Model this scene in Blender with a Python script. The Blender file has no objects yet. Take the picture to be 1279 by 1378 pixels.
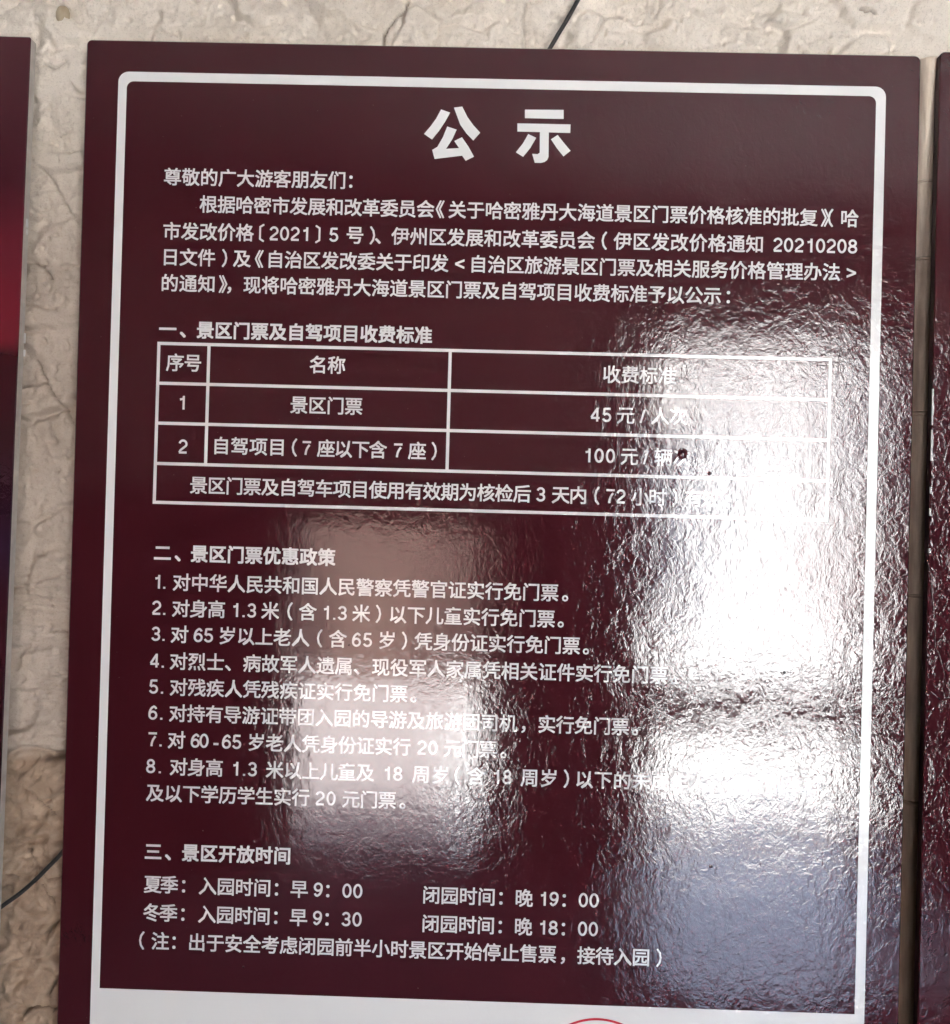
import bpy, math, random
import numpy as np
from mathutils import Vector, Matrix
R = math.radians
sc = bpy.context.scene
COL = sc.collection

# ------------------------------------------------------------------ camera
F, D, W0, CX, CY = 1300.0, 1.17, 1279.0, 639.5, 689.0
ROLL, PITCH, YAW = 0.02701, 0.00852, 0.01522
Rm = Matrix.Rotation(YAW, 3, 'Z') @ Matrix.Rotation(PITCH, 3, 'X')
_r, FWD, _u = Rm @ Vector((1, 0, 0)), Rm @ Vector((0, 1, 0)), Rm @ Vector((0, 0, 1))
RIGHT = math.cos(ROLL) * _r + math.sin(ROLL) * _u
UP = -math.sin(ROLL) * _r + math.cos(ROLL) * _u
cd = bpy.data.cameras.new('camera')
cam = bpy.data.objects.new('camera', cd); COL.objects.link(cam)
M = Matrix((RIGHT, UP, -FWD)).transposed().to_4x4()
M.translation = Vector((0, -D, 0))
cam.matrix_world = M
cd.sensor_fit = 'HORIZONTAL'; cd.sensor_width = 36.0; cd.lens = 36.0 * F / W0
cd.clip_start = 0.02; cd.clip_end = 2000
sc.camera = cam

# ------------------------------------------------------------------ daylight
SUN_EL, SUN_AZ = R(60), R(60)          # azimuth from +Y towards +X
w = bpy.data.worlds.new('World'); sc.world = w; w.use_nodes = True
nt = w.node_tree
sky = nt.nodes.new('ShaderNodeTexSky'); sky.sky_type = 'NISHITA'; sky.sun_disc = False
sky.sun_elevation = SUN_EL; sky.sun_rotation = SUN_AZ
sky.air_density = 1.0; sky.dust_density = 9.0; sky.ozone_density = 1.0
bg = nt.nodes['Background']; bg.inputs['Strength'].default_value = 0.15
nt.links.new(sky.outputs[0], bg.inputs[0])
sd = bpy.data.lights.new('sun', 'SUN'); sd.energy = 3.2; sd.angle = R(0.5); sd.color = (1.0, 0.965, 0.92)
so = bpy.data.objects.new('sun', sd); COL.objects.link(so)
sdir = Vector((math.sin(SUN_AZ) * math.cos(SUN_EL), math.cos(SUN_AZ) * math.cos(SUN_EL), math.sin(SUN_EL)))
so.rotation_euler = sdir.to_track_quat('Z', 'Y').to_euler(); so.location = sdir * 30
sc.view_settings.view_transform = 'Standard'; sc.view_settings.look = 'None'
sc.view_settings.exposure = 5.15; sc.view_settings.gamma = 1.0
sc.render.engine = 'CYCLES'
sc.cycles.use_denoising = True
sc.cycles.max_bounces = 10; sc.cycles.diffuse_bounces = 6
sc.cycles.caustics_reflective = False; sc.cycles.sample_clamp_indirect = 8.0

# ------------------------------------------------------------------ helpers
def P(px, py, y=0.0):
    """where the sight line of a point of the photograph meets the plane at depth y"""
    d = RIGHT * ((px - CX) / F) - UP * ((py - CY) / F) + FWD
    t = (D + y) / d.y
    return d.x * t, d.z * t

def mesh_obj(name, verts, faces, mat, parent=None, smooth=False):
    me = bpy.data.meshes.new(name); me.from_pydata([tuple(v) for v in verts], [], faces); me.update()
    if smooth: me.polygons.foreach_set('use_smooth', [True] * len(me.polygons))
    if mat: me.materials.append(mat)
    o = bpy.data.objects.new(name, me); COL.objects.link(o)
    if parent is not None:
        o.parent = parent; o.location = -Vector(parent.location)
    return o

def thing(name, label, cat, loc, group=None):
    o = bpy.data.objects.new(name, None); COL.objects.link(o); o.location = loc; o.empty_display_size = .05
    o['label'] = label; o['category'] = cat
    if group: o['group'] = group
    return o

def tag(o, label=None, cat=None, group=None, kind=None):
    for k, v in (('label', label), ('category', cat), ('group', group), ('kind', kind)):
        if v: o[k] = v
    return o

class MB:
    def __init__(s): s.v = []; s.f = []
    def box(s, x0, x1, y0, y1, z0, z1):
        b = len(s.v)
        s.v += [(x, y, z) for z in (z0, z1) for y in (y0, y1) for x in (x0, x1)]
        s.f += [tuple(b + i for i in q) for q in ((0, 2, 3, 1), (4, 5, 7, 6), (0, 1, 5, 4), (2, 6, 7, 3), (0, 4, 6, 2), (1, 3, 7, 5))]
        return s
    def build(s, name, mat, parent=None): return mesh_obj(name, s.v, s.f, mat, parent)

def rrect(x0, x1, z0, z1, rad, n=6):
    """anticlockwise outline in x,z seen from the front (-y); rad = (tl, tr, br, bl)"""
    tl, tr, br, bl = rad; pts = []
    for cx, cz, r, a0 in ((x1 - br, z0 + br, br, -90), (x1 - tr, z1 - tr, tr, 0), (x0 + tl, z1 - tl, tl, 90), (x0 + bl, z0 + bl, bl, 180)):
        for i in range(n + 1):
            a = R(a0 + 90 * i / n); pts.append((cx + r * math.cos(a), cz + r * math.sin(a)))
    return pts

def ring_strip(name, outer, inner, y, mat, parent):
    n = len(outer)
    v = [(p[0], y, p[1]) for p in outer] + [(p[0], y, p[1]) for p in inner]
    f = [(i, (i + 1) % n, n + (i + 1) % n, n + i) for i in range(n)]
    return mesh_obj(name, v, f, mat, parent)

def tube_verts(path, radius, n=10):
    v = []; f = []
    pts = [Vector(p) for p in path]
    for i, p in enumerate(pts):
        t = (pts[min(i + 1, len(pts) - 1)] - pts[max(i - 1, 0)]).normalized()
        a = t.cross(Vector((0, 1, 0))).normalized(); b = t.cross(a)
        r = radius[i] if isinstance(radius, (list, tuple)) else radius
        for k in range(n):
            an = 2 * math.pi * k / n; v.append(p + a * (r * math.cos(an)) + b * (r * math.sin(an)))
    for i in range(len(pts) - 1):
        for k in range(n):
            k2 = (k + 1) % n; f.append((i * n + k, i * n + k2, (i + 1) * n + k2, (i + 1) * n + k))
    f.append(tuple(range(n))[::-1]); f.append(tuple((len(pts) - 1) * n + k for k in range(n)))
    return v, f

# ------------------------------------------------------------------ materials
def new_mat(name):
    m = bpy.data.materials.new(name); m.use_nodes = True
    return m, m.node_tree, m.node_tree.nodes['Principled BSDF']
def node(nt, t, **kw):
    n = nt.nodes.new(t)
    for k, v in kw.items(): setattr(n, k, v)
    return n
def noise(nt, vec, scale, detail=4, rough=.55, dist=0.0, typ='FBM'):
    n = node(nt, 'ShaderNodeTexNoise'); n.noise_type = typ
    n.inputs['Scale'].default_value = scale; n.inputs['Detail'].default_value = detail
    n.inputs['Roughness'].default_value = rough; n.inputs['Distortion'].default_value = dist
    nt.links.new(vec, n.inputs['Vector']); return n
def math_n(nt, op, a, b):
    n = node(nt, 'ShaderNodeMath', operation=op)
    for i, x in enumerate((a, b)):
        if x is None: continue
        if hasattr(x, 'is_linked'): nt.links.new(x, n.inputs[i])
        else: n.inputs[i].default_value = x
    return n.outputs[0]
def mapping(nt, src, scale, rot=(0, 0, 0)):
    m = node(nt, 'ShaderNodeMapping'); m.inputs['Scale'].default_value = scale; m.inputs['Rotation'].default_value = rot
    nt.links.new(src, m.inputs['Vector']); return m.outputs[0]
def ramp(nt, src, stops):
    r = node(nt, 'ShaderNodeValToRGB'); e = r.color_ramp.elements
    while len(e) < len(stops): e.new(.5)
    for i, (p, c) in enumerate(stops): e[i].position = p; e[i].color = (*c, 1) if len(c) == 3 else c
    nt.links.new(src, r.inputs[0]); return r.outputs[0]
def mix(nt, fac, a, b, mode='MIX'):
    n = node(nt, 'ShaderNodeMix', data_type='RGBA', blend_type=mode)
    if hasattr(fac, 'is_linked'): nt.links.new(fac, n.inputs[0])
    else: n.inputs[0].default_value = fac
    for i, x in ((6, a), (7, b)):
        if hasattr(x, 'is_linked'): nt.links.new(x, n.inputs[i])
        else: n.inputs[i].default_value = (*x, 1)
    return n.outputs[2]

FILM_D = 0.6
def film_bump(nt, amount=1.0):
    """crinkled laminate: the film has dried in small wrinkles over a slightly wavy sheet"""
    g = node(nt, 'ShaderNodeNewGeometry')
    pos = g.outputs['Position']
    warp = noise(nt, mapping(nt, pos, (1, 1, 1)), 26, 3, .6)
    wv = node(nt, 'ShaderNodeVectorMath', operation='MULTIPLY_ADD')
    nt.links.new(warp.outputs['Color'], wv.inputs[0]); wv.inputs[1].default_value = (.030, .0, .030); nt.links.new(pos, wv.inputs[2])
    v2 = mapping(nt, wv.outputs[0], (1, 1, .75), (0, R(18), 0))
    big = noise(nt, v2, 14, 2, .5)
    mid = noise(nt, v2, 78, 4, .6, .4)
    fine = noise(nt, v2, 190, 3, .6, .5)
    ridg = noise(nt, v2, 120, 3, .6, .3)
    micro = noise(nt, v2, 420, 2, .6)
    a = math_n(nt, 'ABSOLUTE', math_n(nt, 'SUBTRACT', ridg.outputs[0], .5), None)
    h = math_n(nt, 'MULTIPLY', big.outputs[0], .0008)
    h = math_n(nt, 'ADD', h, math_n(nt, 'MULTIPLY', mid.outputs[0], .00040))
    h = math_n(nt, 'ADD', h, math_n(nt, 'MULTIPLY', fine.outputs[0], .00021))
    h = math_n(nt, 'ADD', h, math_n(nt, 'MULTIPLY', a, -.00017))
    h = math_n(nt, 'ADD', h, math_n(nt, 'MULTIPLY', micro.outputs[0], .00006))
    # the film is flatter towards the left of the boards and worst towards the right side
    sp = node(nt, 'ShaderNodeSeparateXYZ'); nt.links.new(pos, sp.inputs[0])
    patch = noise(nt, pos, 5, 2, .5)
    mr = node(nt, 'ShaderNodeMapRange'); mr.inputs['From Min'].default_value = -.15; mr.inputs['From Max'].default_value = .35
    mr.inputs['To Min'].default_value = .52; mr.inputs['To Max'].default_value = 1.35
    nt.links.new(math_n(nt, 'ADD', sp.outputs[0], math_n(nt, 'MULTIPLY', math_n(nt, 'SUBTRACT', patch.outputs[0], .5), .5)), mr.inputs['Value'])
    h = math_n(nt, 'MULTIPLY', h, mr.outputs[0])
    b = node(nt, 'ShaderNodeBump'); b.inputs['Strength'].default_value = 1.0
    b.inputs['Distance'].default_value = amount * FILM_D
    nt.links.new(h, b.inputs['Height'])
    return b.outputs[0], pos

def film_mat(name, col, col2=None, nscale=9):
    m, nt, p = new_mat(name)
    nrm, pos = film_bump(nt)
    n = noise(nt, pos, nscale, 2, .5)
    f = ramp(nt, n.outputs[0], [(.25, (0, 0, 0)), (.75, (1, 1, 1))])
    c = mix(nt, f, col, col2 or tuple(x * .8 for x in col))
    # settled dust, small specks and dried smears
    sp_ = noise(nt, pos, 230, 2, .5)
    c = mix(nt, math_n(nt, 'MULTIPLY', ramp(nt, sp_.outputs[0], [(.74, (0, 0, 0)), (.80, (1, 1, 1))]), .25), c, (.42, .36, .30))
    nt.links.new(c, p.inputs['Base Color'])
    p.inputs['Roughness'].default_value = .09; p.inputs['IOR'].default_value = 1.5; p.inputs['Specular IOR Level'].default_value = .18
    p.inputs['Coat Weight'].default_value = 1.0; p.inputs['Coat Roughness'].default_value = .025; p.inputs['Coat IOR'].default_value = 1.57
    nt.links.new(nrm, p.inputs['Normal']); nt.links.new(nrm, p.inputs['Coat Normal'])
    return m, nt, p, pos

MAROON, _, _, _ = film_mat('maroon_film', (.050, .0078, .0118), (.057, .009, .0135))
WHITE, _, _, _ = film_mat('white_print', (.80, .79, .77), (.77, .76, .745))
INK, _, _, _ = film_mat('white_lettering', (.77, .745, .735), (.71, .685, .68))
RED, _, _, _ = film_mat('red_seal_ink', (.60, .05, .07), (.5, .04, .06))
# the board on the left has a red band fading to maroon and violet
RED_BAND, nt, p, pos = film_mat('red_band', (.1, .01, .02))
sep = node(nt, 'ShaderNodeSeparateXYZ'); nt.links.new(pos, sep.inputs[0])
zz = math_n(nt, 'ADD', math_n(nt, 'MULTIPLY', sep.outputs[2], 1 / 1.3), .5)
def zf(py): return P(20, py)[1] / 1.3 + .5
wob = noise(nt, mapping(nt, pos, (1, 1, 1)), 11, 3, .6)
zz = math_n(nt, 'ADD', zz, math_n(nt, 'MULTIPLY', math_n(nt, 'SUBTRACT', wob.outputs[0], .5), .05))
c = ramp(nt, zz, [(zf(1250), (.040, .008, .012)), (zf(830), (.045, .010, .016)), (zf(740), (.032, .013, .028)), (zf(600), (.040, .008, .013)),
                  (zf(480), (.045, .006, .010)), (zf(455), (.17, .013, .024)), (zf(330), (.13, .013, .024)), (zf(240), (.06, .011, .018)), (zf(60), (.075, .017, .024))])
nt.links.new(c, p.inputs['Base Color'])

def simple(name, col, rough=.6, col2=None, nscale=30, bump=0.0, bscale=200, spec=.5):
    m, nt, p = new_mat(name)
    g = node(nt, 'ShaderNodeNewGeometry'); pos = g.outputs['Position']
    n = noise(nt, pos, nscale, 6, .6)
    f = ramp(nt, n.outputs[0], [(.3, (0, 0, 0)), (.7, (1, 1, 1))])
    nt.links.new(mix(nt, f, col, col2 or tuple(x * .75 for x in col)), p.inputs['Base Color'])
    p.inputs['Roughness'].default_value = rough; p.inputs['Specular IOR Level'].default_value = spec
    if bump:
        b = node(nt, 'ShaderNodeBump'); b.inputs['Strength'].default_value = 1; b.inputs['Distance'].default_value = bump
        nt.links.new(noise(nt, pos, bscale, 6, .65).outputs[0], b.inputs['Height']); nt.links.new(b.outputs[0], p.inputs['Normal'])
    return m
EDGE = simple('pale_board_edge', (.60, .56, .50), .7, (.45, .41, .36), 60)
EDGE_DARK = simple('dark_board_edge', (.05, .014, .018), .5, (.035, .01, .014), 60)
CHIP = simple('bare_white_chip', (.72, .70, .68), .6)
RUBBER = simple('black_cable_rubber', (.018, .017, .017), .45, (.03, .028, .026), 80)
CEIL = simple('pale_ceiling', (.66, .64, .63), .9, (.60, .58, .57), 2)
UPPER = simple('pale_wall_paint', (.76, .74, .72), .9, (.69, .67, .65), 2)
LOWER = simple('dark_wood_panelling', (.035, .022, .016), .5, (.02, .013, .01), 6)
MAT_RUG = simple('dark_rug', (.02, .016, .016), .95)
FRAME_M = simple('dark_door_frame', (.03, .025, .022), .5)
SAND = simple('sunlit_sand', (.16, .152, .156), .95, (.125, .118, .122), .8)
PAVE = simple('pale_paving', (.34, .365, .375), .9, (.29, .31, .32), 2)
CLIFF = simple('glare_cliff_pale', (.47, .485, .49), .95, (.33, .345, .35), .15)
PAINT = simple('glare_building_white', (.47, .50, .52), .9, (.40, .43, .445), 1)
MUD = simple('brown_mud_wall', (.095, .065, .054), .95, (.075, .05, .042), .9)
TILE, nt, p = new_mat('polished_floor')
p.inputs['Base Color'].default_value = (.72, .82, .82, 1); p.inputs['Roughness'].default_value = .12; p.inputs['IOR'].default_value = 2.5

# plaster wall
PLASTER, nt, p = new_mat('limewashed_mud_plaster')
g = node(nt, 'ShaderNodeNewGeometry'); pos = g.outputs['Position']
sep = node(nt, 'ShaderNodeSeparateXYZ'); nt.links.new(pos, sep.inputs[0])
n1 = noise(nt, pos, 7, 6, .6, .6); n2 = noise(nt, pos, 38, 6, .65, .8); n3 = noise(nt, pos, 160, 5, .6)
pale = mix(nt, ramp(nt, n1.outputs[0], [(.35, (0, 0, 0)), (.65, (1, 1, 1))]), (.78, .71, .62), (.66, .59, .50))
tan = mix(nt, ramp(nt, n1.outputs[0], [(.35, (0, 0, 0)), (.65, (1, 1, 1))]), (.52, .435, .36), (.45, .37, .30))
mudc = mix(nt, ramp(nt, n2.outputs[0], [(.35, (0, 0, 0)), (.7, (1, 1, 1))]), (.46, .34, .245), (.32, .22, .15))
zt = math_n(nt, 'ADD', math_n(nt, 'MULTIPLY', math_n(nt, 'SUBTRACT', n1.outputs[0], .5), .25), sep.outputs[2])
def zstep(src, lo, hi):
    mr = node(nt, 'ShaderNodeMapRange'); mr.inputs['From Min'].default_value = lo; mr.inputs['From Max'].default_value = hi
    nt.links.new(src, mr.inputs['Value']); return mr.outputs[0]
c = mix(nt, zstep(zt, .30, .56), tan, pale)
zt2 = math_n(nt, 'ADD', math_n(nt, 'MULTIPLY', math_n(nt, 'SUBTRACT', n2.outputs[0], .5), .03), sep.outputs[2])
c = mix(nt, zstep(zt2, P(60, 1035)[1], P(60, 1015)[1]), mudc, c)
speck = ramp(nt, n2.outputs[0], [(.60, (0, 0, 0)), (.78, (1, 1, 1))])
c = mix(nt, math_n(nt, 'MULTIPLY', speck, .45), c, (.32, .26, .205))
at = node(nt, 'ShaderNodeAttribute'); at.attribute_name = 'crack'
c = mix(nt, math_n(nt, 'MULTIPLY', at.outputs['Fac'], .75), c, (.11, .075, .05))
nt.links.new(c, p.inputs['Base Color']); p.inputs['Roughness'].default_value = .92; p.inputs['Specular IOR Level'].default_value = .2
hb = math_n(nt, 'ADD', math_n(nt, 'MULTIPLY', n2.outputs[0], .0022), math_n(nt, 'MULTIPLY', n3.outputs[0], .0009))
grit = noise(nt, pos, 420, 3, .7)
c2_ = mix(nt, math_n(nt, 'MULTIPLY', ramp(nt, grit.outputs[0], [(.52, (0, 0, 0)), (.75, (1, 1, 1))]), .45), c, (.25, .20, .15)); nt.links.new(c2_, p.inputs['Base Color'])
hb = math_n(nt, 'ADD', hb, math_n(nt, 'MULTIPLY', grit.outputs[0], .0006))
b = node(nt, 'ShaderNodeBump'); b.inputs['Strength'].default_value = 1; b.inputs['Distance'].default_value = 1
nt.links.new(hb, b.inputs['Height']); nt.links.new(b.outputs[0], p.inputs['Normal'])

# bamboo
BAMBOO, nt, p = new_mat('weathered_bamboo')
g = node(nt, 'ShaderNodeNewGeometry'); pos = g.outputs['Position']
st = noise(nt, mapping(nt, pos, (1, 1, .03)), 260, 4, .6); bl = noise(nt, pos, 18, 5, .6)
c = mix(nt, ramp(nt, st.outputs[0], [(.35, (0, 0, 0)), (.65, (1, 1, 1))]), (.76, .65, .53), (.62, .51, .40))
c = mix(nt, math_n(nt, 'MULTIPLY', ramp(nt, bl.outputs[0], [(.5, (0, 0, 0)), (.75, (1, 1, 1))]), .4), c, (.36, .27, .20))
nt.links.new(c, p.inputs['Base Color']); p.inputs['Roughness'].default_value = .45

# ------------------------------------------------------------------ numpy noise for relief
rng = np.random.RandomState(7)
PERM = rng.permutation(512)
GR = np.stack([np.cos(np.linspace(0, 2 * np.pi, 64, False)), np.sin(np.linspace(0, 2 * np.pi, 64, False))], 1)
def perlin(x, y):
    xi = np.floor(x).astype(int); yi = np.floor(y).astype(int); xf = x - xi; yf = y - yi
    u = xf ** 3 * (xf * (xf * 6 - 15) + 10); v = yf ** 3 * (yf * (yf * 6 - 15) + 10)
    def g(ix, iy, fx, fy):
        h = PERM[(PERM[ix & 511] + iy) & 511] & 63
        return GR[h, 0] * fx + GR[h, 1] * fy
    a = g(xi, yi, xf, yf); b_ = g(xi + 1, yi, xf - 1, yf); c_ = g(xi, yi + 1, xf, yf - 1); d_ = g(xi + 1, yi + 1, xf - 1, yf - 1)
    return (a + u * (b_ - a)) * (1 - v) + (c_ + u * (d_ - c_)) * v
def fbm(x, y, o=4, g=.5):
    s = 0; a = 1
    for i in range(o): s = s + a * perlin(x * 2 ** i + 17.3 * i, y * 2 ** i - 9.1 * i); a *= g
    return s
def sstep(x, a, b):
    t = np.clip((x - a) / (b - a), 0, 1); return t * t * (3 - 2 * t)

# ------------------------------------------------------------------ the wall behind the boards
FLOOR, CEILZ, BACK = -1.5, 1.35, -3.0
def lines(fine0, fine1, step, lo, hi):
    a = list(np.arange(fine0, fine1, step))
    left = []; s = step * 2; x = fine0
    while x > lo: x -= s; s *= 1.5; left.append(max(x, lo))
    right = []; s = step * 2; x = a[-1]
    while x < hi: x += s; s *= 1.5; right.append(min(x, hi))
    return np.array(left[::-1] + a + right)
xs = lines(-.66, .66, .0021, -3.4, 3.4); zs = lines(-.66, .66, .0021, FLOOR - .1, CEILZ + .1)
X, Z = np.meshgrid(xs, zs)
wx = X + .02 * fbm(X * 14, Z * 14, 3); wz = Z + .02 * fbm(X * 14 + 40, Z * 14 + 40, 3)
h = .008 * fbm(X * 5, Z * 5 + 3, 3)
# chunky stones under the limewash: tilted facets with soft joints
cs = .085
gx = (wx + .012 * fbm(X * 22, Z * 22, 2)) / cs; gz = (wz + .012 * fbm(X * 22 + 7, Z * 22 + 3, 2)) / (cs * .62)
d1 = np.full_like(X, 9.0); d2 = d1.copy(); hc = np.zeros_like(X)
ix = np.floor(gx).astype(int); iz = np.floor(gz).astype(int)
for a in (-1, 0, 1):
    for b_ in (-1, 0, 1):
        k1 = PERM[(PERM[(ix + a) & 511] + iz + b_) & 511]; k2 = PERM[(k1 + 77) & 511]; k3 = PERM[(k2 + 13) & 511]; k4 = PERM[(k3 + 29) & 511]
        px_ = ix + a + .15 + .7 * k1 / 511; pz_ = iz + b_ + .15 + .7 * k2 / 511
        dd = np.hypot(gx - px_, gz - pz_)
        hh = .009 * (k3 / 511 - .5) + ((gx - px_) * (k4 / 511 - .5) + (gz - pz_) * (k1 / 511 - .5)) * .016
        nw = dd < d1; d2 = np.where(nw, d1, np.minimum(d2, dd)); hc = np.where(nw, hh, hc); d1 = np.where(nw, dd, d1)
joint = sstep(d2 - d1, 0, .28)
h += hc * joint + .0035 * (joint - 1) * sstep(fbm(X * 9 + 70, Z * 9, 2), -.25, .25)
h += .0020 * fbm(X * 55, Z * 55, 4, .6)
h += .0009 * fbm(X * 190, Z * 190, 3, .6)
h -= .0030 * sstep(fbm(X * 75 + 31, Z * 75 + 8, 2), .36, .52)          # pits
low = sstep(-Z, -P(60, 1005)[1], -P(60, 1030)[1])
h += low * (.007 * fbm(wx * 30 + 90, wz * 30, 4, .6) - .003)
# horizontal combed relief on the smooth plaster of the left strip
mid = sstep(-Z, .0, .06) * (1 - low) * sstep(-X, .45, .5)
h += mid * .0009 * np.sin(Z * 900 + 6 * fbm(X * 20, Z * 12, 2)) * sstep(fbm(X * 12, Z * 12 + 5, 2), -.1, .3)
crack = np.zeros_like(X)
def add_crack(pts, width, depth, y=.03, dark=1.0):
    global h, crack
    q = [P(a, b_, y) for a, b_ in pts]
    dm = np.full_like(X, 9.0)
    wxx = X + .0016 * fbm(X * 130, Z * 130, 2); wzz = Z + .0016 * fbm(X * 130 + 9, Z * 130 + 31, 2)
    for (x0, z0), (x1, z1) in zip(q[:-1], q[1:]):
        dx, dz = x1 - x0, z1 - z0; L = dx * dx + dz * dz
        t = np.clip(((wxx - x0) * dx + (wzz - z0) * dz) / L, 0, 1)
        dm = np.minimum(dm, np.hypot(wxx - x0 - t * dx, wzz - z0 - t * dz))
    k = 1 - sstep(dm, width * .35, width)
    h = h - depth * k; crack = np.maximum(crack, k * dark)
add_crack([(549, -6), (545, 6), (535, 16), (524, 28), (517, 42), (516, 60)], .0018, .004)
add_crack([(1158, 12), (1170, 13), (1178, 17)], .0024, .006)
add_crack([(708, -4), (703, 18), (707, 60)], .0018, .002, dark=.35)
add_crack([(820, 8), (812, 24), (797, 52)], .0018, .002, dark=.35)
add_crack([(45, 484), (56, 510), (78, 540), (100, 572)], .002, .004, dark=.6)
add_crack([(42, 350), (52, 356), (64, 372)], .0022, .005, dark=.8)
add_crack([(58, 85), (74, 92), (88, 83)], .002, .004, dark=.5)
add_crack([(44, 215), (64, 235), (78, 262), (95, 290)], .002, .003, dark=.35)
add_crack([(66, 852), (80, 852), (90, 862)], .002, .004, dark=.7)
add_crack([(42, 785), (60, 780), (85, 772)], .0016, .002, dark=.3)
add_crack([(56, 1022), (70, 1024), (86, 1020)], .004, .007, dark=.6)
add_crack([(45, 1078), (56, 1092), (68, 1100)], .0022, .004, dark=.8)
add_crack([(30, 1148), (42, 1168), (40, 1180)], .003, .005, dark=.7)
add_crack([(47, 1200), (55, 1212), (63, 1224)], .0024, .005)
add_crack([(54, 1266), (66, 1252), (78, 1240), (82, 1228)], .003, .006)
add_crack([(54, 1352), (62, 1338), (70, 1325), (78, 1316)], .0028, .006)
add_crack([(20, 1378), (34, 1366), (60, 1372), (82, 1362)], .0028, .006)
add_crack([(46, 1170), (58, 1190), (80, 1186)], .0022, .004, dark=.7)
base = .034
# recess added right of the middle board so that the slot goes dark
rec = sstep(X, .485, .505) * sstep(-Z, -.52, .55) * .30
h = h * 1.9 - .003
Y = base - h * (1 - .5 * sstep(X, .49, .5)) + rec
Y = np.maximum(Y, .0262)
nx, nz = len(xs), len(zs)
me = bpy.data.meshes.new('plaster_surface')
co = np.stack([X, Y, Z], -1).reshape(-1, 3).astype(np.float32)
i, j = np.meshgrid(np.arange(nx - 1), np.arange(nz - 1)); i = i.ravel(); j = j.ravel()
q = np.stack([j * nx + i, j * nx + i + 1, (j + 1) * nx + i + 1, (j + 1) * nx + i], 1).astype(np.int32)
me.vertices.add(len(co)); me.vertices.foreach_set('co', co.ravel())
me.loops.add(q.size); me.loops.foreach_set('vertex_index', q.ravel())
me.polygons.add(len(q)); me.polygons.foreach_set('loop_start', np.arange(0, q.size, 4, dtype=np.int32))
me.polygons.foreach_set('use_smooth', np.ones(len(q), bool)); me.update(); me.validate()
ca = me.attributes.new('crack', 'FLOAT', 'POINT'); ca.data.foreach_set('value', crack.ravel().astype(np.float32))
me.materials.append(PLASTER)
wall = thing('plaster_wall', 'rough pale limewashed plaster wall behind the three maroon notice boards', 'wall', (0, .40, FLOOR))
s = bpy.data.objects.new('plaster_surface', me); COL.objects.link(s); s.parent = wall; s.location = -Vector(wall.location)
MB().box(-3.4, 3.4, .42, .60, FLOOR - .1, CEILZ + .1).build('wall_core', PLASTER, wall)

def blob(name, c, r, mat, parent, seed=0, n=14):
    rr = random.Random(seed); v = []; f = []
    for a in range(n // 2 + 1):
        th = math.pi * a / (n // 2)
        for k in range(n):
            ph = 2 * math.pi * k / n; jj = 1 + .12 * math.sin(3 * ph + seed) * math.sin(th)
            v.append((c[0] + r[0] * jj * math.sin(th) * math.cos(ph), c[1] + r[1] * math.sin(th) * math.sin(ph), c[2] + r[2] * jj * math.cos(th)))
    for a in range(n // 2):
        for k in range(n):
            f.append((a * n + k, a * n + (k + 1) % n, (a + 1) * n + (k + 1) % n, (a + 1) * n + k))
    return mesh_obj(name, v, f, mat, parent, True)
PEB = simple('ochre_pebble', (.50, .42, .30), .8, (.38, .30, .2), 50, .001, 150)
x, z = P(84, 20, .03); tag(blob('pebble', (x, .031, z), (.0085, .007, .012), PEB, wall, 2), 'small ochre pebble set in the plaster')

# ------------------------------------------------------------------ notice boards
def panel(name, x0, x1, z0, z1, thick, rad, front, edge, parent, tilt=0.0):
    bev = .0012
    o_ = rrect(x0, x1, z0, z1, rad); i_ = rrect(x0 + bev, x1 - bev, z0 + bev, z1 - bev, tuple(max(r - bev, .0005) for r in rad))
    n = len(o_)
    v = [(p[0], 0, p[1]) for p in i_] + [(p[0], bev, p[1]) for p in o_] + [(p[0], thick, p[1]) for p in o_]
    f = [tuple(range(n))] + [(n + k, n + (k + 1) % n, (k + 1) % n, k) for k in range(n)]
    f += [(2 * n + k, 2 * n + (k + 1) % n, n + (k + 1) % n, n + k) for k in range(n)] + [tuple(range(2 * n, 3 * n))[::-1]]
    if tilt:
        cx, cz = x1, z1
        v = [(cx + (a - cx) * math.cos(tilt) - (c_ - cz) * math.sin(tilt), b_, cz + (a - cx) * math.sin(tilt) + (c_ - cz) * math.cos(tilt)) for a, b_, c_ in v]
    o = mesh_obj(name, v, f, front, parent)
    o.data.materials.append(edge)
    for k, pl in enumerate(o.data.polygons): pl.material_index = 1 if k > n else 0
    return o

BL, BR, BT, BB = -.5087, .5062, .5758, -.82
FL, FR, FT, FB, LW = -.4681, .4651, .5370, -.7775, .0117
ZF = -.5797
board = thing('notice_board', 'middle maroon notice board with white border, ticket price table and Chinese text', 'notice board', (0, .007, BB), 'maroon notice boards along the wall')
panel('board_panel', BL, BR, BB, BT, .012, (.006, .007, .006, .006), MAROON, EDGE_DARK, board)
# white border line, merging into the white footer
o_ = rrect(FL, FR, FB, FT, (.0125, .0125, .004, .004)); i_ = rrect(FL + LW - .0012, FR - LW, ZF, FT - LW, (.0085, .0085, .0004, .0004))
ring_strip('border_line', o_, i_, -.0004, WHITE, board)
YT = -.0005

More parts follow.
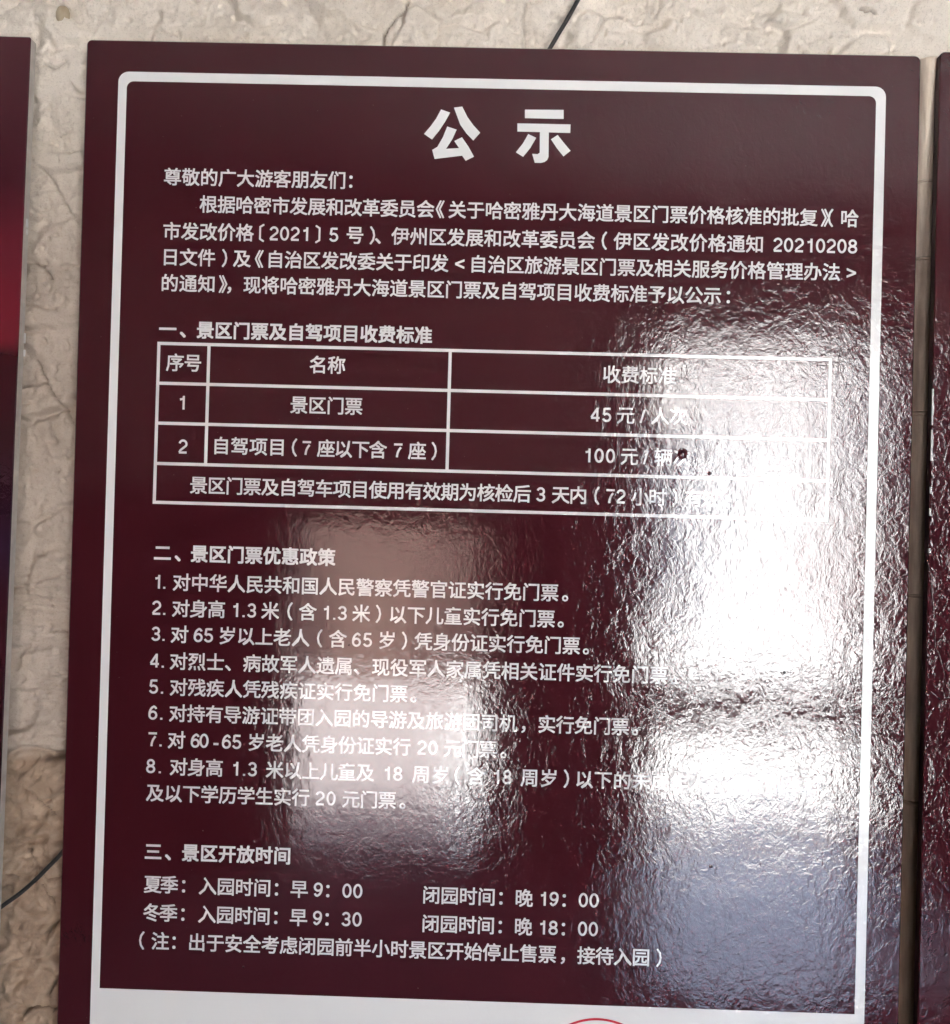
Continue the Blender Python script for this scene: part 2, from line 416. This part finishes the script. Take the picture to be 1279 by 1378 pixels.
# --- glyphs: each character is turned into a mesh once, then set into its line.
# The strokes are fattened by laying the character several times, a hair apart.
def arc(cx, cy, rx, ry, a0, a1, n=14):
    return [(cx + rx * math.cos(R(a0 + (a1 - a0) * k / n)), cy + ry * math.sin(R(a0 + (a1 - a0) * k / n))) for k in range(n + 1)]
DIG = {                                   # grotesque figures as centre lines, cap height about .72
 '0': [arc(.25, .36, .185, .315, 0, 360, 28)],
 '1': [[(.30, .0), (.30, .715)], [(.30, .60), (.22, .545), (.10, .525)]],
 '2': [arc(.25, .49, .18, .185, 170, -28, 14) + [(.12, .16), (.065, .045)], [(.045, .045), (.45, .045)]],
 '3': [arc(.24, .515, .165, .160, 165, -80, 14), arc(.24, .20, .185, .160, 88, -165, 16), [(.18, .362), (.27, .362)]],
 '4': [[(.345, .0), (.345, .715)], [(.34, .68), (.04, .215)], [(.02, .185), (.47, .185)]],
 '5': [[(.43, .675), (.12, .675)], [(.125, .70), (.082, .36)], arc(.235, .225, .19, .185, 140, -160, 18)],
 '6': [arc(.25, .225, .18, .185, 0, 360, 24), arc(.33, .26, .26, .41, 180, 100, 8) + arc(.265, .52, .155, .155, 85, 12, 6)],
 '7': [[(.03, .67), (.47, .67)], arc(.72, .0, .52, .66, 180, 128, 9)],
 '8': [arc(.25, .525, .155, .147, 0, 360, 22), arc(.25, .20, .185, .158, 0, 360, 24)],
 '.': [[(.10, .0), (.10, .10)]],
}
DIG['9'] = [[(.5 - x, .72 - y_) for x, y_ in st] for st in DIG['6']]
def stroke(path, wd, v, f):
    closed = math.dist(path[0], path[-1]) < 1e-6
    if closed: path = path[:-1]
    n = len(path); b0 = len(v)
    for k, (x, y_) in enumerate(path):
        p_, q_ = (path[k - 1], path[(k + 1) % n]) if closed else (path[max(k - 1, 0)], path[min(k + 1, n - 1)])
        dx, dy = q_[0] - p_[0], q_[1] - p_[1]; L = math.hypot(dx, dy)
        v += [(x - dy / L * wd, y_ + dx / L * wd), (x + dy / L * wd, y_ - dx / L * wd)]
    for k in range(n if closed else n - 1):
        a, b_ = b0 + 2 * k, b0 + 2 * ((k + 1) % n); f.append((a + 1, b_ + 1, b_, a))
GL = {}
def glyph(ch, bold):
    """(verts x,y,layer; faces; ink left; ink right)"""
    k = (ch, bold)
    if k in GL: return GL[k]
    if ch in DIG:
        V = []; Fc = []
        for li, st in enumerate(DIG[ch]):
            v = []; stroke(st, .056 if ch != '.' else .058, v, f_ := [])
            b0 = len(V); V += [(a * 1.03, b_ * 1.03, li) for a, b_ in v]; Fc += [tuple(b0 + q_ for q_ in f) for f in f_]
        v = np.array(V)
    else:
        cu = bpy.data.curves.new('glyph', 'FONT'); cu.body = ch; cu.size = 1.0; cu.resolution_u = 2; cu.fill_mode = 'FRONT'
        ob = bpy.data.objects.new('glyph', cu); COL.objects.link(ob)
        dg = bpy.context.evaluated_depsgraph_get(); me = bpy.data.meshes.new_from_object(ob.evaluated_get(dg))
        v0 = np.array([v.co[:2] for v in me.vertices]); f0 = [tuple(p.vertices) for p in me.polygons]
        bpy.data.objects.remove(ob); bpy.data.curves.remove(cu); bpy.data.meshes.remove(me)
        d = bold
        offs = [(-d, -d), (d, -d), (d, d), (-d, d)]
        if bold > .03: offs += [(0, 0), (-d, 0), (d, 0), (0, d), (0, -d)]
        v = np.concatenate([np.column_stack([v0 + o_, np.full(len(v0), li)]) for li, o_ in enumerate(offs)])
        Fc = [tuple(q_ + li * len(v0) for q_ in f) for li in range(len(offs)) for f in f0]
    GL[k] = (v, Fc, v[:, 0].min(), v[:, 0].max())
    return GL[k]
def adv(ch):
    if ch in '0123456789': return .57
    if ch == '.': return .30
    if ch in '-–': return .6
    if ch == ' ': return .30
    if ch == '/': return .45
    return 1.02
PX = D / F
REF = {}
def ref(bold):
    if bold not in REF:
        v, f, a, b_ = glyph('国', bold); REF[bold] = (b_ - a, v[:, 1].min(), v[:, 1].max())
    return REF[bold]
def text_part(name, segs, em_px, bold=.0145, mat=None, y=YT, label=None):
    """segs: (string, left ink px, right ink px, centre y px) in photograph pixels; laid on the board plane"""
    V = []; Fc = []
    wref, lo, hi = ref(bold)
    sc_ = em_px * PX * .88 / wref        # '国' spans about .88 em
    for s, pa, pb, py in segs:
        xa, za = P(pa, py); xb, _ = P(pb, py)
        gs = [glyph(ch, bold) if ch != ' ' else None for ch in s]
        pen = []; t = 0
        for ch, g in zip(s, gs):
            a = adv(ch)
            if g is not None:
                if a > 1 or ch in '/':
                    pen.append((t, 0))       # keep the font's side bearings
                else:
                    pen.append((t + (a - (g[3] - g[2])) / 2 - g[2], 1))
            else: pen.append((t, 0))
            t += a
        em_n = wref / .88                   # font units per em
        offs = [p[0] * em_n if p[1] == 0 else 0 for p in pen]
        # positions in font units
        pos = []; t = 0
        for ch, g in zip(s, gs):
            a = adv(ch) * em_n
            if g is not None:
                w_ = g[3] - g[2]
                pos.append(t + (a - w_) / 2 - g[2] if adv(ch) < 1 else t)
            else: pos.append(t)
            t += a
        g0, g1 = gs[0], gs[-1]
        left, right = pos[0] + g0[2], pos[-1] + g1[3]
        if len(s) == 1:
            k = 1.0; x_off = (xa + xb) / 2 - (left + right) / 2 * sc_
            P0 = [x_off]
            pts = [(pos[0], 0)]
            xs_ = [x_off + pos[0] * sc_]
        else:
            # stretch pen positions, not the glyphs
            inkl, inkr = g0[2] * sc_, g1[3] * sc_
            x_first = xa - inkl; x_last = xb - inkr
            k = (x_last - x_first) / ((pos[-1] - pos[0]))
            xs_ = [x_first + (p_ - pos[0]) * k for p_ in pos]
        zc = za - (lo + hi) / 2 * sc_
        for g, x0 in zip(gs, xs_):
            if g is None: continue
            b0 = len(V)
            V += [(x0 + a * sc_, y - .00002 * li, zc + c_ * sc_) for a, c_, li in g[0]]
            Fc += [tuple(b0 + q_ for q_ in f) for f in g[1]]
    o = mesh_obj(name, V, Fc, mat or INK, board)
    if label: o['label'] = label
    return o

T = text_part
def yl(x, y0, k=.0245):       # the rows run a little downhill in the photograph
    return y0 + (x - 220) * k
def title(polys):
    V = []; Fc = []
    for k, pl_ in enumerate(polys):
        b0 = len(V)
        V += [(P(540 + a / 4.919, 120 + b_ / 4.919)[0], YT - .00002 * k, P(540 + a / 4.919, 120 + b_ / 4.919)[1]) for a, b_ in pl_[::-1]]
        Fc.append(tuple(range(b0, b0 + len(pl_))))
    return mesh_obj('title_character', V, Fc, WHITE, board)
title([[(265, 134), (325, 155), (292, 215), (252, 275), (205, 333), (152, 296), (195, 246), (232, 195)],
       [(350, 122), (405, 115), (440, 185), (480, 240), (524, 288), (478, 340), (432, 292), (392, 235)],
       [(306, 247), (368, 268), (340, 330), (298, 395), (384, 390), (352, 343), (403, 318), (446, 380), (483, 447), (428, 474), (404, 440), (222, 462), (206, 402), (240, 382), (276, 320)]])
title([[(820, 135), (1076, 137), (1076, 197), (820, 192)], [(770, 226), (1122, 233), (1120, 290), (770, 280)],
       [(919, 281), (978, 283), (976, 448), (968, 468), (950, 482), (925, 488), (885, 487), (868, 428), (905, 430), (918, 420)],
       [(842, 297), (895, 322), (855, 390), (808, 448), (760, 418), (806, 360)], [(1037, 303), (1080, 358), (1122, 408), (1075, 445), (1032, 392), (992, 332)]])
EM = 24.4
# body rows: row(y at x=220) and segments
def row(name, y0, segs, em=EM, bold=.0145, slope=.021, **k):
    # the baseline is straight on the board: take the height from the left end of the row
    x_left = segs[0][1]; _, z0 = P(x_left, y0)
    out = []
    for s, a, b_ in segs:
        # find the photo y on this row at x=a
        y = y0
        for _ in range(6):
            _, z = P(a, y); y += (z - z0) / PX
        out.append((s, a, b_, y))
    return T(name, out, em, bold, **k)
row('text_line', 238, [('尊敬的广大游客朋友们', 221, 465), ('：', 470, 475)])
row('text_line', 275, [('根据哈密市发展和改革委员会', 269, 585), ('《', 587, 598), ('关于哈密雅丹大海道景区门票价格核准的批复', 604, 1101), ('》', 1107, 1115), ('（', 1115, 1121), ('哈', 1132, 1156)])
row('text_line', 311, [('市发改价格', 220, 342), ('〔', 349, 356), ('2021', 363, 415), ('〕', 424, 432), ('5', 443, 456), ('号', 467, 489), ('）', 498, 505), ('、', 505, 513),
                       ('伊州区发展和改革委员会', 527, 801), ('（', 810, 817), ('伊区发改价格通知', 826, 1027), ('20210208', 1041, 1154)])
row('text_line', 346, [('日文件', 221, 290), ('）', 299, 306), ('及', 315, 337), ('《', 343, 355), ('自治区发改委关于印发', 362, 604), ('<', 612, 626), ('自治区旅游景区门票及相关服务价格管理办法', 635, 1131), ('>', 1139, 1153)])
row('text_line', 381, [('的通知', 218, 289), ('》', 295, 306), ('，', 306, 312), ('现将哈密雅丹大海道景区门票及自驾项目收费标准予以公示', 328, 971), ('：', 977, 984)])
row('heading_line', 443, [('一', 215, 237), ('、', 242, 251), ('景区门票及自驾项目收费标准', 265, 582)], EM, .0255)
# table
TL, TR, TT, TB = -.4086, .4059, .2052, .0114
C1, C2, R1, R2, R3 = -.3472, -.0531, .1566, .1079, .0587
lw = .0019; gv = []; gf = []
def strip(x0, x1, z0, z1):
    b_ = len(gv); gv.extend([(x0, YT, z0), (x1, YT, z0), (x1, YT, z1), (x0, YT, z1)]); gf.append((b_, b_ + 1, b_ + 2, b_ + 3))
for z in (TT, R1, R2, R3, TB): strip(TL - lw, TR + lw, z - lw, z + lw)
def vstrip(x, zt, zb, cuts):
    e = [zt - lw] + [v for c_ in cuts for v in (c_ + lw, c_ - lw)] + [zb + lw]
    for a, b_ in zip(e[::2], e[1::2]): strip(x - lw, x + lw, b_, a)
vstrip(TL, TT, TB, (R1, R2, R3)); vstrip(TR, TT, TB, (R1, R2, R3)); vstrip(C1, TT, R3, (R1, R2)); vstrip(C2, TT, R3, (R1, R2))
mesh_obj('table_grid', gv, gf, INK, board)
row('table_text', 488, [('序号', 224, 271)]); row('table_text', 491, [('名称', 417, 465)]); row('table_text', 504, [('收费标准', 812, 910)])
row('table_text', 542, [('1', 241, 250)]); row('table_text', 545, [('景区门票', 391, 488)])
row('table_text', 558, [('45', 795, 823), ('元', 831, 854), ('/', 861, 869), ('人次', 877, 925)])
row('table_text', 601, [('2', 240, 253)])
row('table_text', 600, [('自驾项目', 289, 382), ('（', 393, 400), ('7', 407, 419), ('座以下含', 427, 521), ('7', 530, 542), ('座', 550, 573), ('）', 581, 588)])
row('table_text', 613, [('100', 788, 828), ('元', 836, 859), ('/', 866, 873), ('辆次', 881, 930)])
row('table_text', 653, [('景区门票及自驾车项目使用有效期为核检后', 256, 715), ('3', 722, 734), ('天内', 743, 789), ('（', 800, 807), ('72', 816, 842), ('小时', 850, 897), ('）', 905, 912), ('有效', 922, 968)])
# section two
row('heading_line', 744, [('二', 208, 230), ('、', 235, 244), ('景区门票优惠政策', 257, 452)], EM, .0255)
row('text_line', 783, [('1.', 209, 223), ('对中华人民共和国人民警察凭警官证实行免门票', 233, 752), ('。', 756, 766)])
row('text_line', 818, [('2.', 205, 223), ('对身高', 232, 303), ('1.3', 314, 345), ('米', 353, 375), ('（', 387, 394), ('含', 403, 426), ('1.3', 436, 467), ('米', 475, 498), ('）', 506, 513), ('以下儿童实行免门票', 525, 747), ('。', 750, 760)])
row('text_line', 853, [('3.', 204, 222), ('对', 231, 253), ('65', 261, 287), ('岁以上老人', 296, 417), ('（', 427, 434), ('含', 444, 466), ('65', 474, 501), ('岁', 510, 532), ('）', 541, 548), ('凭身份证实行免门票', 558, 781), ('。', 784, 794)])
row('text_line', 889, [('4.', 202, 221), ('对烈士、病故军人遗属、现役军人家属凭相关证件实行免门票', 229, 899), ('。', 902, 912)])
row('text_line', 924, [('5.', 201, 220), ('对残疾人凭残疾证实行免门票', 229, 549), ('。', 552, 562)])
row('text_line', 959, [('6.', 200, 219), ('对持有导游证带团入园的导游及旅游团司机', 228, 697), ('，', 702, 708), ('实行免门票', 725, 847), ('。', 850, 860)])
row('text_line', 995, [('7.', 200, 218), ('对', 227, 249), ('60', 257, 281), ('-', 284, 298), ('65', 299, 325), ('岁老人凭身份证实行', 335, 553), ('20', 562, 589), ('元门票', 598, 669), ('。', 673, 683)])
row('text_line', 1031, [('8.', 197, 217), ('对身高', 229, 300), ('1.3', 314, 346), ('米以上儿童及', 358, 504), ('18', 518, 542), ('周岁', 555, 603), ('（', 612, 619), ('含', 630, 653), ('18', 665, 689), ('周岁', 701, 749), ('）', 759, 766), ('以下的未成年人、全日制本科', 776, 1106)])
row('text_line', 1067, [('及以下学历学生实行', 197, 417), ('20', 425, 452), ('元门票', 461, 533), ('。', 537, 547)])
row('heading_line', 1146, [('三', 195, 218), ('、', 222, 231), ('景区开放时间', 245, 391)], EM, .0255)
row('text_line', 1190, [('夏季', 194, 240), ('：', 245, 250), ('入园时间', 268, 364), ('：', 370, 375), ('早', 392, 414), ('9', 422, 435), ('：', 439, 444), ('00', 461, 488)])
row('text_line', 1204.5, [('闭园时间', 570, 666), ('：', 672, 677), ('晚', 695, 717), ('19', 728, 752), ('：', 757, 762), ('00', 779, 806)])
row('text_line', 1228, [('冬季', 193, 239), ('：', 244, 249), ('入园时间', 267, 363), ('：', 369, 374), ('早', 391, 413), ('9', 421, 434), ('：', 438, 443), ('30', 460, 487)])
row('text_line', 1243, [('闭园时间', 569, 665), ('：', 671, 676), ('晚', 694, 716), ('18', 727, 751), ('：', 756, 761), ('00', 778, 805)])
row('text_line', 1266, [('（', 188, 194), ('注', 205, 227), ('：', 232, 237), ('出于安全考虑闭园前半小时景区开始停止售票', 255, 749), ('，', 755, 761), ('接待入园', 777, 874), ('）', 884, 890)])
# red seal of which only the top of the ring shows
sx, sz = P(803, 1458); ro, ri = .0785, .0757
N = 96
ring_strip('red_seal', [(sx + ro * math.cos(2 * math.pi * k / N), sz + ro * math.sin(2 * math.pi * k / N)) for k in range(N)],
           [(sx + ri * math.cos(2 * math.pi * k / N), sz + ri * math.sin(2 * math.pi * k / N)) for k in range(N)], -.0009, RED, board)

def bubble(px, py, r, hgt, mat=MAROON):
    x, z = P(px, py); v = [(x, -hgt, z)]; f = []; n = 16; m_ = 5
    for a in range(1, m_ + 1):
        rr = a / m_
        for k in range(n):
            v.append((x + r * rr * math.cos(2 * math.pi * k / n), -hgt * (1 - rr * rr) ** 1.3 + .0006 * rr, z + r * rr * math.sin(2 * math.pi * k / n)))
    f += [(0, 1 + k, 1 + (k + 1) % n) for k in range(n)]
    for a in range(m_ - 1):
        for k in range(n):
            f.append((1 + a * n + k, 1 + (a + 1) * n + k, 1 + (a + 1) * n + (k + 1) % n, 1 + a * n + (k + 1) % n))
    return mesh_obj('film_bubble', v, f, mat, board, True)
bubble(919, 611, .0085, .0024)
bubble(957, 1166, .0040, .0006)
bubble(955, 637, .0035, .0009)
bubble(328, 1301, .0022, .0007); bubble(785, 1108, .0018, .0006); bubble(1056, 905, .0028, .0008); bubble(470, 868, .0020, .0006)

# --- the board on the left: only its right edge is in the picture
x1, z1 = P(41.5, 49); 
lb = thing('notice_board', 'leftmost maroon board with a red band and bare pale side edge', 'notice board', (x1 - .5, .007, BB), 'maroon notice boards along the wall')
panel('board_panel', x1 - 1.0, x1, BB, z1, .014, (.004, .003, .004, .004), RED_BAND, EDGE, lb, tilt=R(-.55))
for k, (py, w_, h_) in enumerate(((300, .0011, .010), (312, .0008, .006), (455, .0009, .012), (475, .0008, .008))):   # nicks along the worn edge
    x, z = P(41.5 - (py - 49) * .0205, py); ob = MB().box(x - w_, x + .0006, -.0006, .0015, z - h_ / 2, z + h_ / 2).build('edge_nick', CHIP, lb)

# --- the board on the right: its left edge is in the picture
x0, _ = P(1265.5, 80); _, z1 = P(1279, 69)
rb = thing('notice_board', 'rightmost maroon board with a chipped left edge and white border line', 'notice board', (x0 + .5, .007, BB), 'maroon notice boards along the wall')
panel('board_panel', x0, x0 + 1.0, BB, z1, .012, (.007, .004, .004, .004), MAROON, EDGE_DARK, rb)
o_ = rrect(x0 + .0395, x0 + .96, FB, z1 - .039, (.0125,) * 4); i_ = rrect(x0 + .0395 + LW, x0 + .96 - LW, ZF, z1 - .039 - LW, (.0085, .0085, .0004, .0004))
ring_strip('border_line', o_, i_, -.0004, WHITE, rb)
rr = random.Random(4)
for py0, py1 in ((523, 572), (578, 620), (655, 664), (684, 694), (738, 744)):
    _, za = P(1247, py0); _, zb = P(1247, py1)
    n = max(4, int((py0 - py1) * -1 / 4)); v = []; 
    for k in range(n + 1):
        z = za + (zb - za) * k / n; w_ = .0012 + .0012 * rr.random()
        v += [(x0 - .0003, -.0006, z), (x0 + w_, -.0006, z), (x0 - .0003, .0016, z)]
    f = [(3 * k, 3 * k + 3, 3 * k + 4, 3 * k + 1) for k in range(n)] + [(3 * k, 3 * k + 2, 3 * k + 5, 3 * k + 3) for k in range(n)]
    mesh_obj('edge_chip', v, f, CHIP, rb)
def crease(pts, r, mat, parent):
    path = [(P(a, b_)[0], -.0001, P(a, b_)[1]) for a, b_ in pts]
    v, f = tube_verts(path, r, 6); return mesh_obj('film_crease', v, f, mat, parent, True)
crease([(1246, 742), (1249, 756), (1253, 775), (1255, 800), (1258, 830), (1259, 870), (1264, 880), (1271, 905), (1276, 940)], [.0003, .0007, .0009, .0011, .0006, .0006, .0011, .0006, .0003], MAROON, rb)
crease([(1249, 930), (1255, 932), (1262, 938), (1268, 944)], [.0003, .0010, .0012, .0004], MAROON, rb)

# ------------------------------------------------------------------ bamboo pole in the slot between middle and right boards
pole = thing('bamboo_pole', 'weathered bamboo pole upright in the narrow gap between the middle and right boards', 'bamboo pole', (.53, .1, -.7))
ya, yb = .0235, .12
xa, za = P(1251, 82, ya); xb, zb = P(1219, 1400, yb)
A, B = Vector((xa, ya, za)), Vector((xb, yb, zb))
def at_py(py):
    for k in range(2000):
        t = k / 2000; p_ = A.lerp(B, t)
        if P(1240, py, p_.y)[1] >= p_.z: return t
    return 1
ts = [0] + [at_py(v) for v in (247, 350, 556, 800, 1075)] + [1.0]
rad = .0155
for t0, t1 in zip(ts[:-1], ts[1:]):
    a, b_ = A.lerp(B, t0), A.lerp(B, t1); L = (b_ - a).length
    pth = [a.lerp(b_, u) for u in (0, .02, .06, .3, .5, .7, .94, .98, 1)]
    v, f = tube_verts(pth, [rad * s_ for s_ in (1.0, 1.01, .97, .955, .95, .955, .97, 1.01, 1.0)], 20)
    mesh_obj('internode', v, f, BAMBOO, pole, True)
NODE_M = simple('bamboo_node', (.42, .33, .25), .6, (.60, .50, .39), 90)
for t0 in ts[1:-1]:
    c0 = A.lerp(B, t0); d_ = (B - A).normalized()
    v, f = tube_verts([c0 + d_ * q_ for q_ in (-.0022, -.0012, 0, .0012, .0022)], [rad * 1.0, rad * 1.06, rad * 1.09, rad * 1.05, rad], 20)
    mesh_obj('node_ring', v, f, NODE_M, pole, True)

# ------------------------------------------------------------------ black cable running behind the middle board
pts = [(800, -60, .027), (789, -22, .024), (778, 0, .021), (760, 32, .020), (742, 62, .020), (640, 235, .019), (420, 600, .019), (180, 1000, .019), (110, 1112, .020), (84, 1147, .021),
       (66, 1166, .023), (46, 1186, .023), (25, 1204, .022), (0, 1222, .0200), (-60, 1270, .020)]
path = [Vector((P(a, b_, c_)[0], c_, P(a, b_, c_)[1])) for a, b_, c_ in pts]
fine = []
for k in range(len(path) - 1):
    p0, p1, p2, p3 = path[max(k - 1, 0)], path[k], path[k + 1], path[min(k + 2, len(path) - 1)]
    for u in (0, .25, .5, .75):
        fine.append(.5 * ((2 * p1) + (p2 - p0) * u + (2 * p0 - 5 * p1 + 4 * p2 - p3) * u * u + (3 * p1 - p0 - 3 * p2 + p3) * u ** 3))
v, f = tube_verts(fine, .0027, 12)
tag(mesh_obj('cable', v, f, RUBBER, None, True), 'thin black cable passing diagonally over the plaster and behind the middle board', 'cable')

# ------------------------------------------------------------------ the open-fronted room that faces the boards (seen in their gloss)
def at_back(px, py): return P(px, py)[0] * (D - BACK) / D, P(px, py)[1] * (D - BACK) / D
ox0, ot = at_back(893, 455); ox1, _ = at_back(1196, 455)
px0, pt = at_back(398, 700); px1, _ = at_back(652, 700)
print('openings', ox0, ox1, ot, px0, px1, pt)
TH = .22
b1 = FLOOR + .03
WZ = .10
def wall_boxes(z0, z1, mat, name):
    mb = MB(); y0, y1 = BACK - TH, BACK
    mb.box(-3.4, px0, y0, y1, z0, z1); mb.box(px1, ox0, y0, y1, z0, z1); mb.box(ox1, 3.4, y0, y1, z0, z1)
    return mb
mb = wall_boxes(FLOOR, WZ, LOWER, ''); mb.box(px0, px1, BACK - TH, BACK, pt, WZ) if pt < WZ else None
tag(mb.build('opposite_wall_base', LOWER), kind='structure')
mb = wall_boxes(WZ + .002, CEILZ, UPPER, ''); mb.box(px0, px1, BACK - TH, BACK, max(pt, WZ) + .002, CEILZ); mb.box(ox0, ox1, BACK - TH, BACK, ot, CEILZ)
tag(mb.build('opposite_wall', UPPER), kind='structure')
_, r0 = at_back(1040, 925); _, r1 = at_back(1040, 985)
fr = thing('door_frame', 'dark frame with a low cross rail in the wide opening facing the boards', 'door frame', ((ox0 + ox1) / 2, BACK, FLOOR))
MB().box(ox0 - .04, ox0 + .002, BACK, BACK + .03, FLOOR, ot + .04).build('jamb', FRAME_M, fr)
MB().box(ox1 - .002, ox1 + .04, BACK, BACK + .03, FLOOR, ot + .04).build('jamb', FRAME_M, fr)
MB().box(ox0 + .003, ox1 - .003, BACK - .06, BACK - .01, r1, r0).build('cross_rail', FRAME_M, fr)
tag(MB().box(.55, 1.85, BACK - TH, -1.95, FLOOR - .05, FLOOR).build('floor', TILE), kind='structure')
tag(MB().box(-3.4, .55, BACK - TH, -1.95, FLOOR - .05, FLOOR).box(1.85, 3.4, BACK - TH, -1.95, FLOOR - .05, FLOOR).build('floor_matting', MAT_RUG), kind='structure')
tag(MB().box(-3.4, 3.4, -1.95, .5, FLOOR - .05, FLOOR).build('floor_matting', MAT_RUG), kind='structure')
tag(MB().box(-3.7, 3.7, BACK - TH - .1, .6, CEILZ, CEILZ + .2).build('ceiling', CEIL), kind='structure')
for s_, nm in ((-1, 'side_wall'), (1, 'side_wall')):
    a, b_ = sorted((s_ * 3.4, s_ * 3.6))
    tag(MB().box(a, b_, BACK - TH, .5, FLOOR - .05, CEILZ).build(nm, UPPER), kind='structure')
# outside
gm = bpy.data.meshes.new('ground')
tag(mesh_obj('ground', [(-600, -600, FLOOR - .09), (600, -600, FLOOR - .09), (600, 600, FLOOR - .09), (-600, 600, FLOOR - .09)], [(0, 1, 2, 3)], SAND), kind='structure')
tag(mesh_obj('paving', [(-.2, -14, FLOOR - .08), (9, -14, FLOOR - .08), (9, BACK - TH, FLOOR - .08), (-.2, BACK - TH, FLOOR - .08)], [(0, 1, 2, 3)], PAVE), kind='structure')
# pale eroded cliff added far off to turn the glare neutral grey
n = 70; v = []; f = []
_, zc = P(1040, 446); zc = zc * (D + 60) / D
for k in range(n + 1):
    x = 2 + 60 * k / n
    t_ = zc + 1.1 * math.sin(k * .5) + .6 * math.sin(k * 1.7 + 1); v += [(x, -58 + 1.5 * math.sin(k * .9), FLOOR - .2), (x, -60 + 1.2 * math.sin(k * .8), t_ * .6), (x, -61, t_), (x, -72, t_ - .4), (x, -74, FLOOR - .2)]
for k in range(n):
    for a in range(4): f.append((5 * k + a, 5 * k + a + 1, 5 * k + a + 6, 5 * k + a + 5))
tag(mesh_obj('glare_cliff', v, f, CLIFF), kind='structure')
# white building added across the yard to brighten the glare core
def far(px, py, d):
    x, z = P(px, py); return x * (D + d) / D, z * (D + d) / D
xa_, ztop = far(935, 575, 14); xb_, _ = far(1125, 575, 14)
wb = thing('glare_building', 'low white building added out of view to brighten the glare on the boards', 'building', ((xa_ + xb_) / 2, -16, FLOOR))
L_ = xb_ - xa_; c_, s_ = math.cos(R(-24)), math.sin(R(-24))
def tr(mbx):
    mbx.v = [(xa_ + (x * c_ - y * s_), -14 + (x * s_ + y * c_), z) for x, y, z in mbx.v]; return mbx
tr(MB().box(0, L_ / c_, -4, 0, FLOOR - .09, ztop)).build('wall', PAINT, wb)
tr(MB().box(-.08, L_ / c_ + .08, -4.1, .08, ztop, ztop + .12)).build('parapet', PAINT, wb)
# brown mud wall beyond the left opening
n = 60; v = []; f = []
for k in range(n + 1):
    x = -9 + 9.6 * k / n; top = 1.1 + .35 * math.sin(k * .31) + .15 * math.sin(k * 1.1)
    v += [(x, -8.6 + .15 * math.sin(k * .7), FLOOR - .1), (x, -8.7 + .1 * math.sin(k * .9), top), (x, -9.8, top - .1), (x, -10.0, FLOOR - .1)]
for k in range(n):
    for a in range(3): f.append((4 * k + a, 4 * k + a + 1, 4 * k + a + 5, 4 * k + a + 4))
mw = tag(mesh_obj('mud_wall', v, f, MUD), 'low brown mud wall across the sunlit ground outside', 'mud wall')
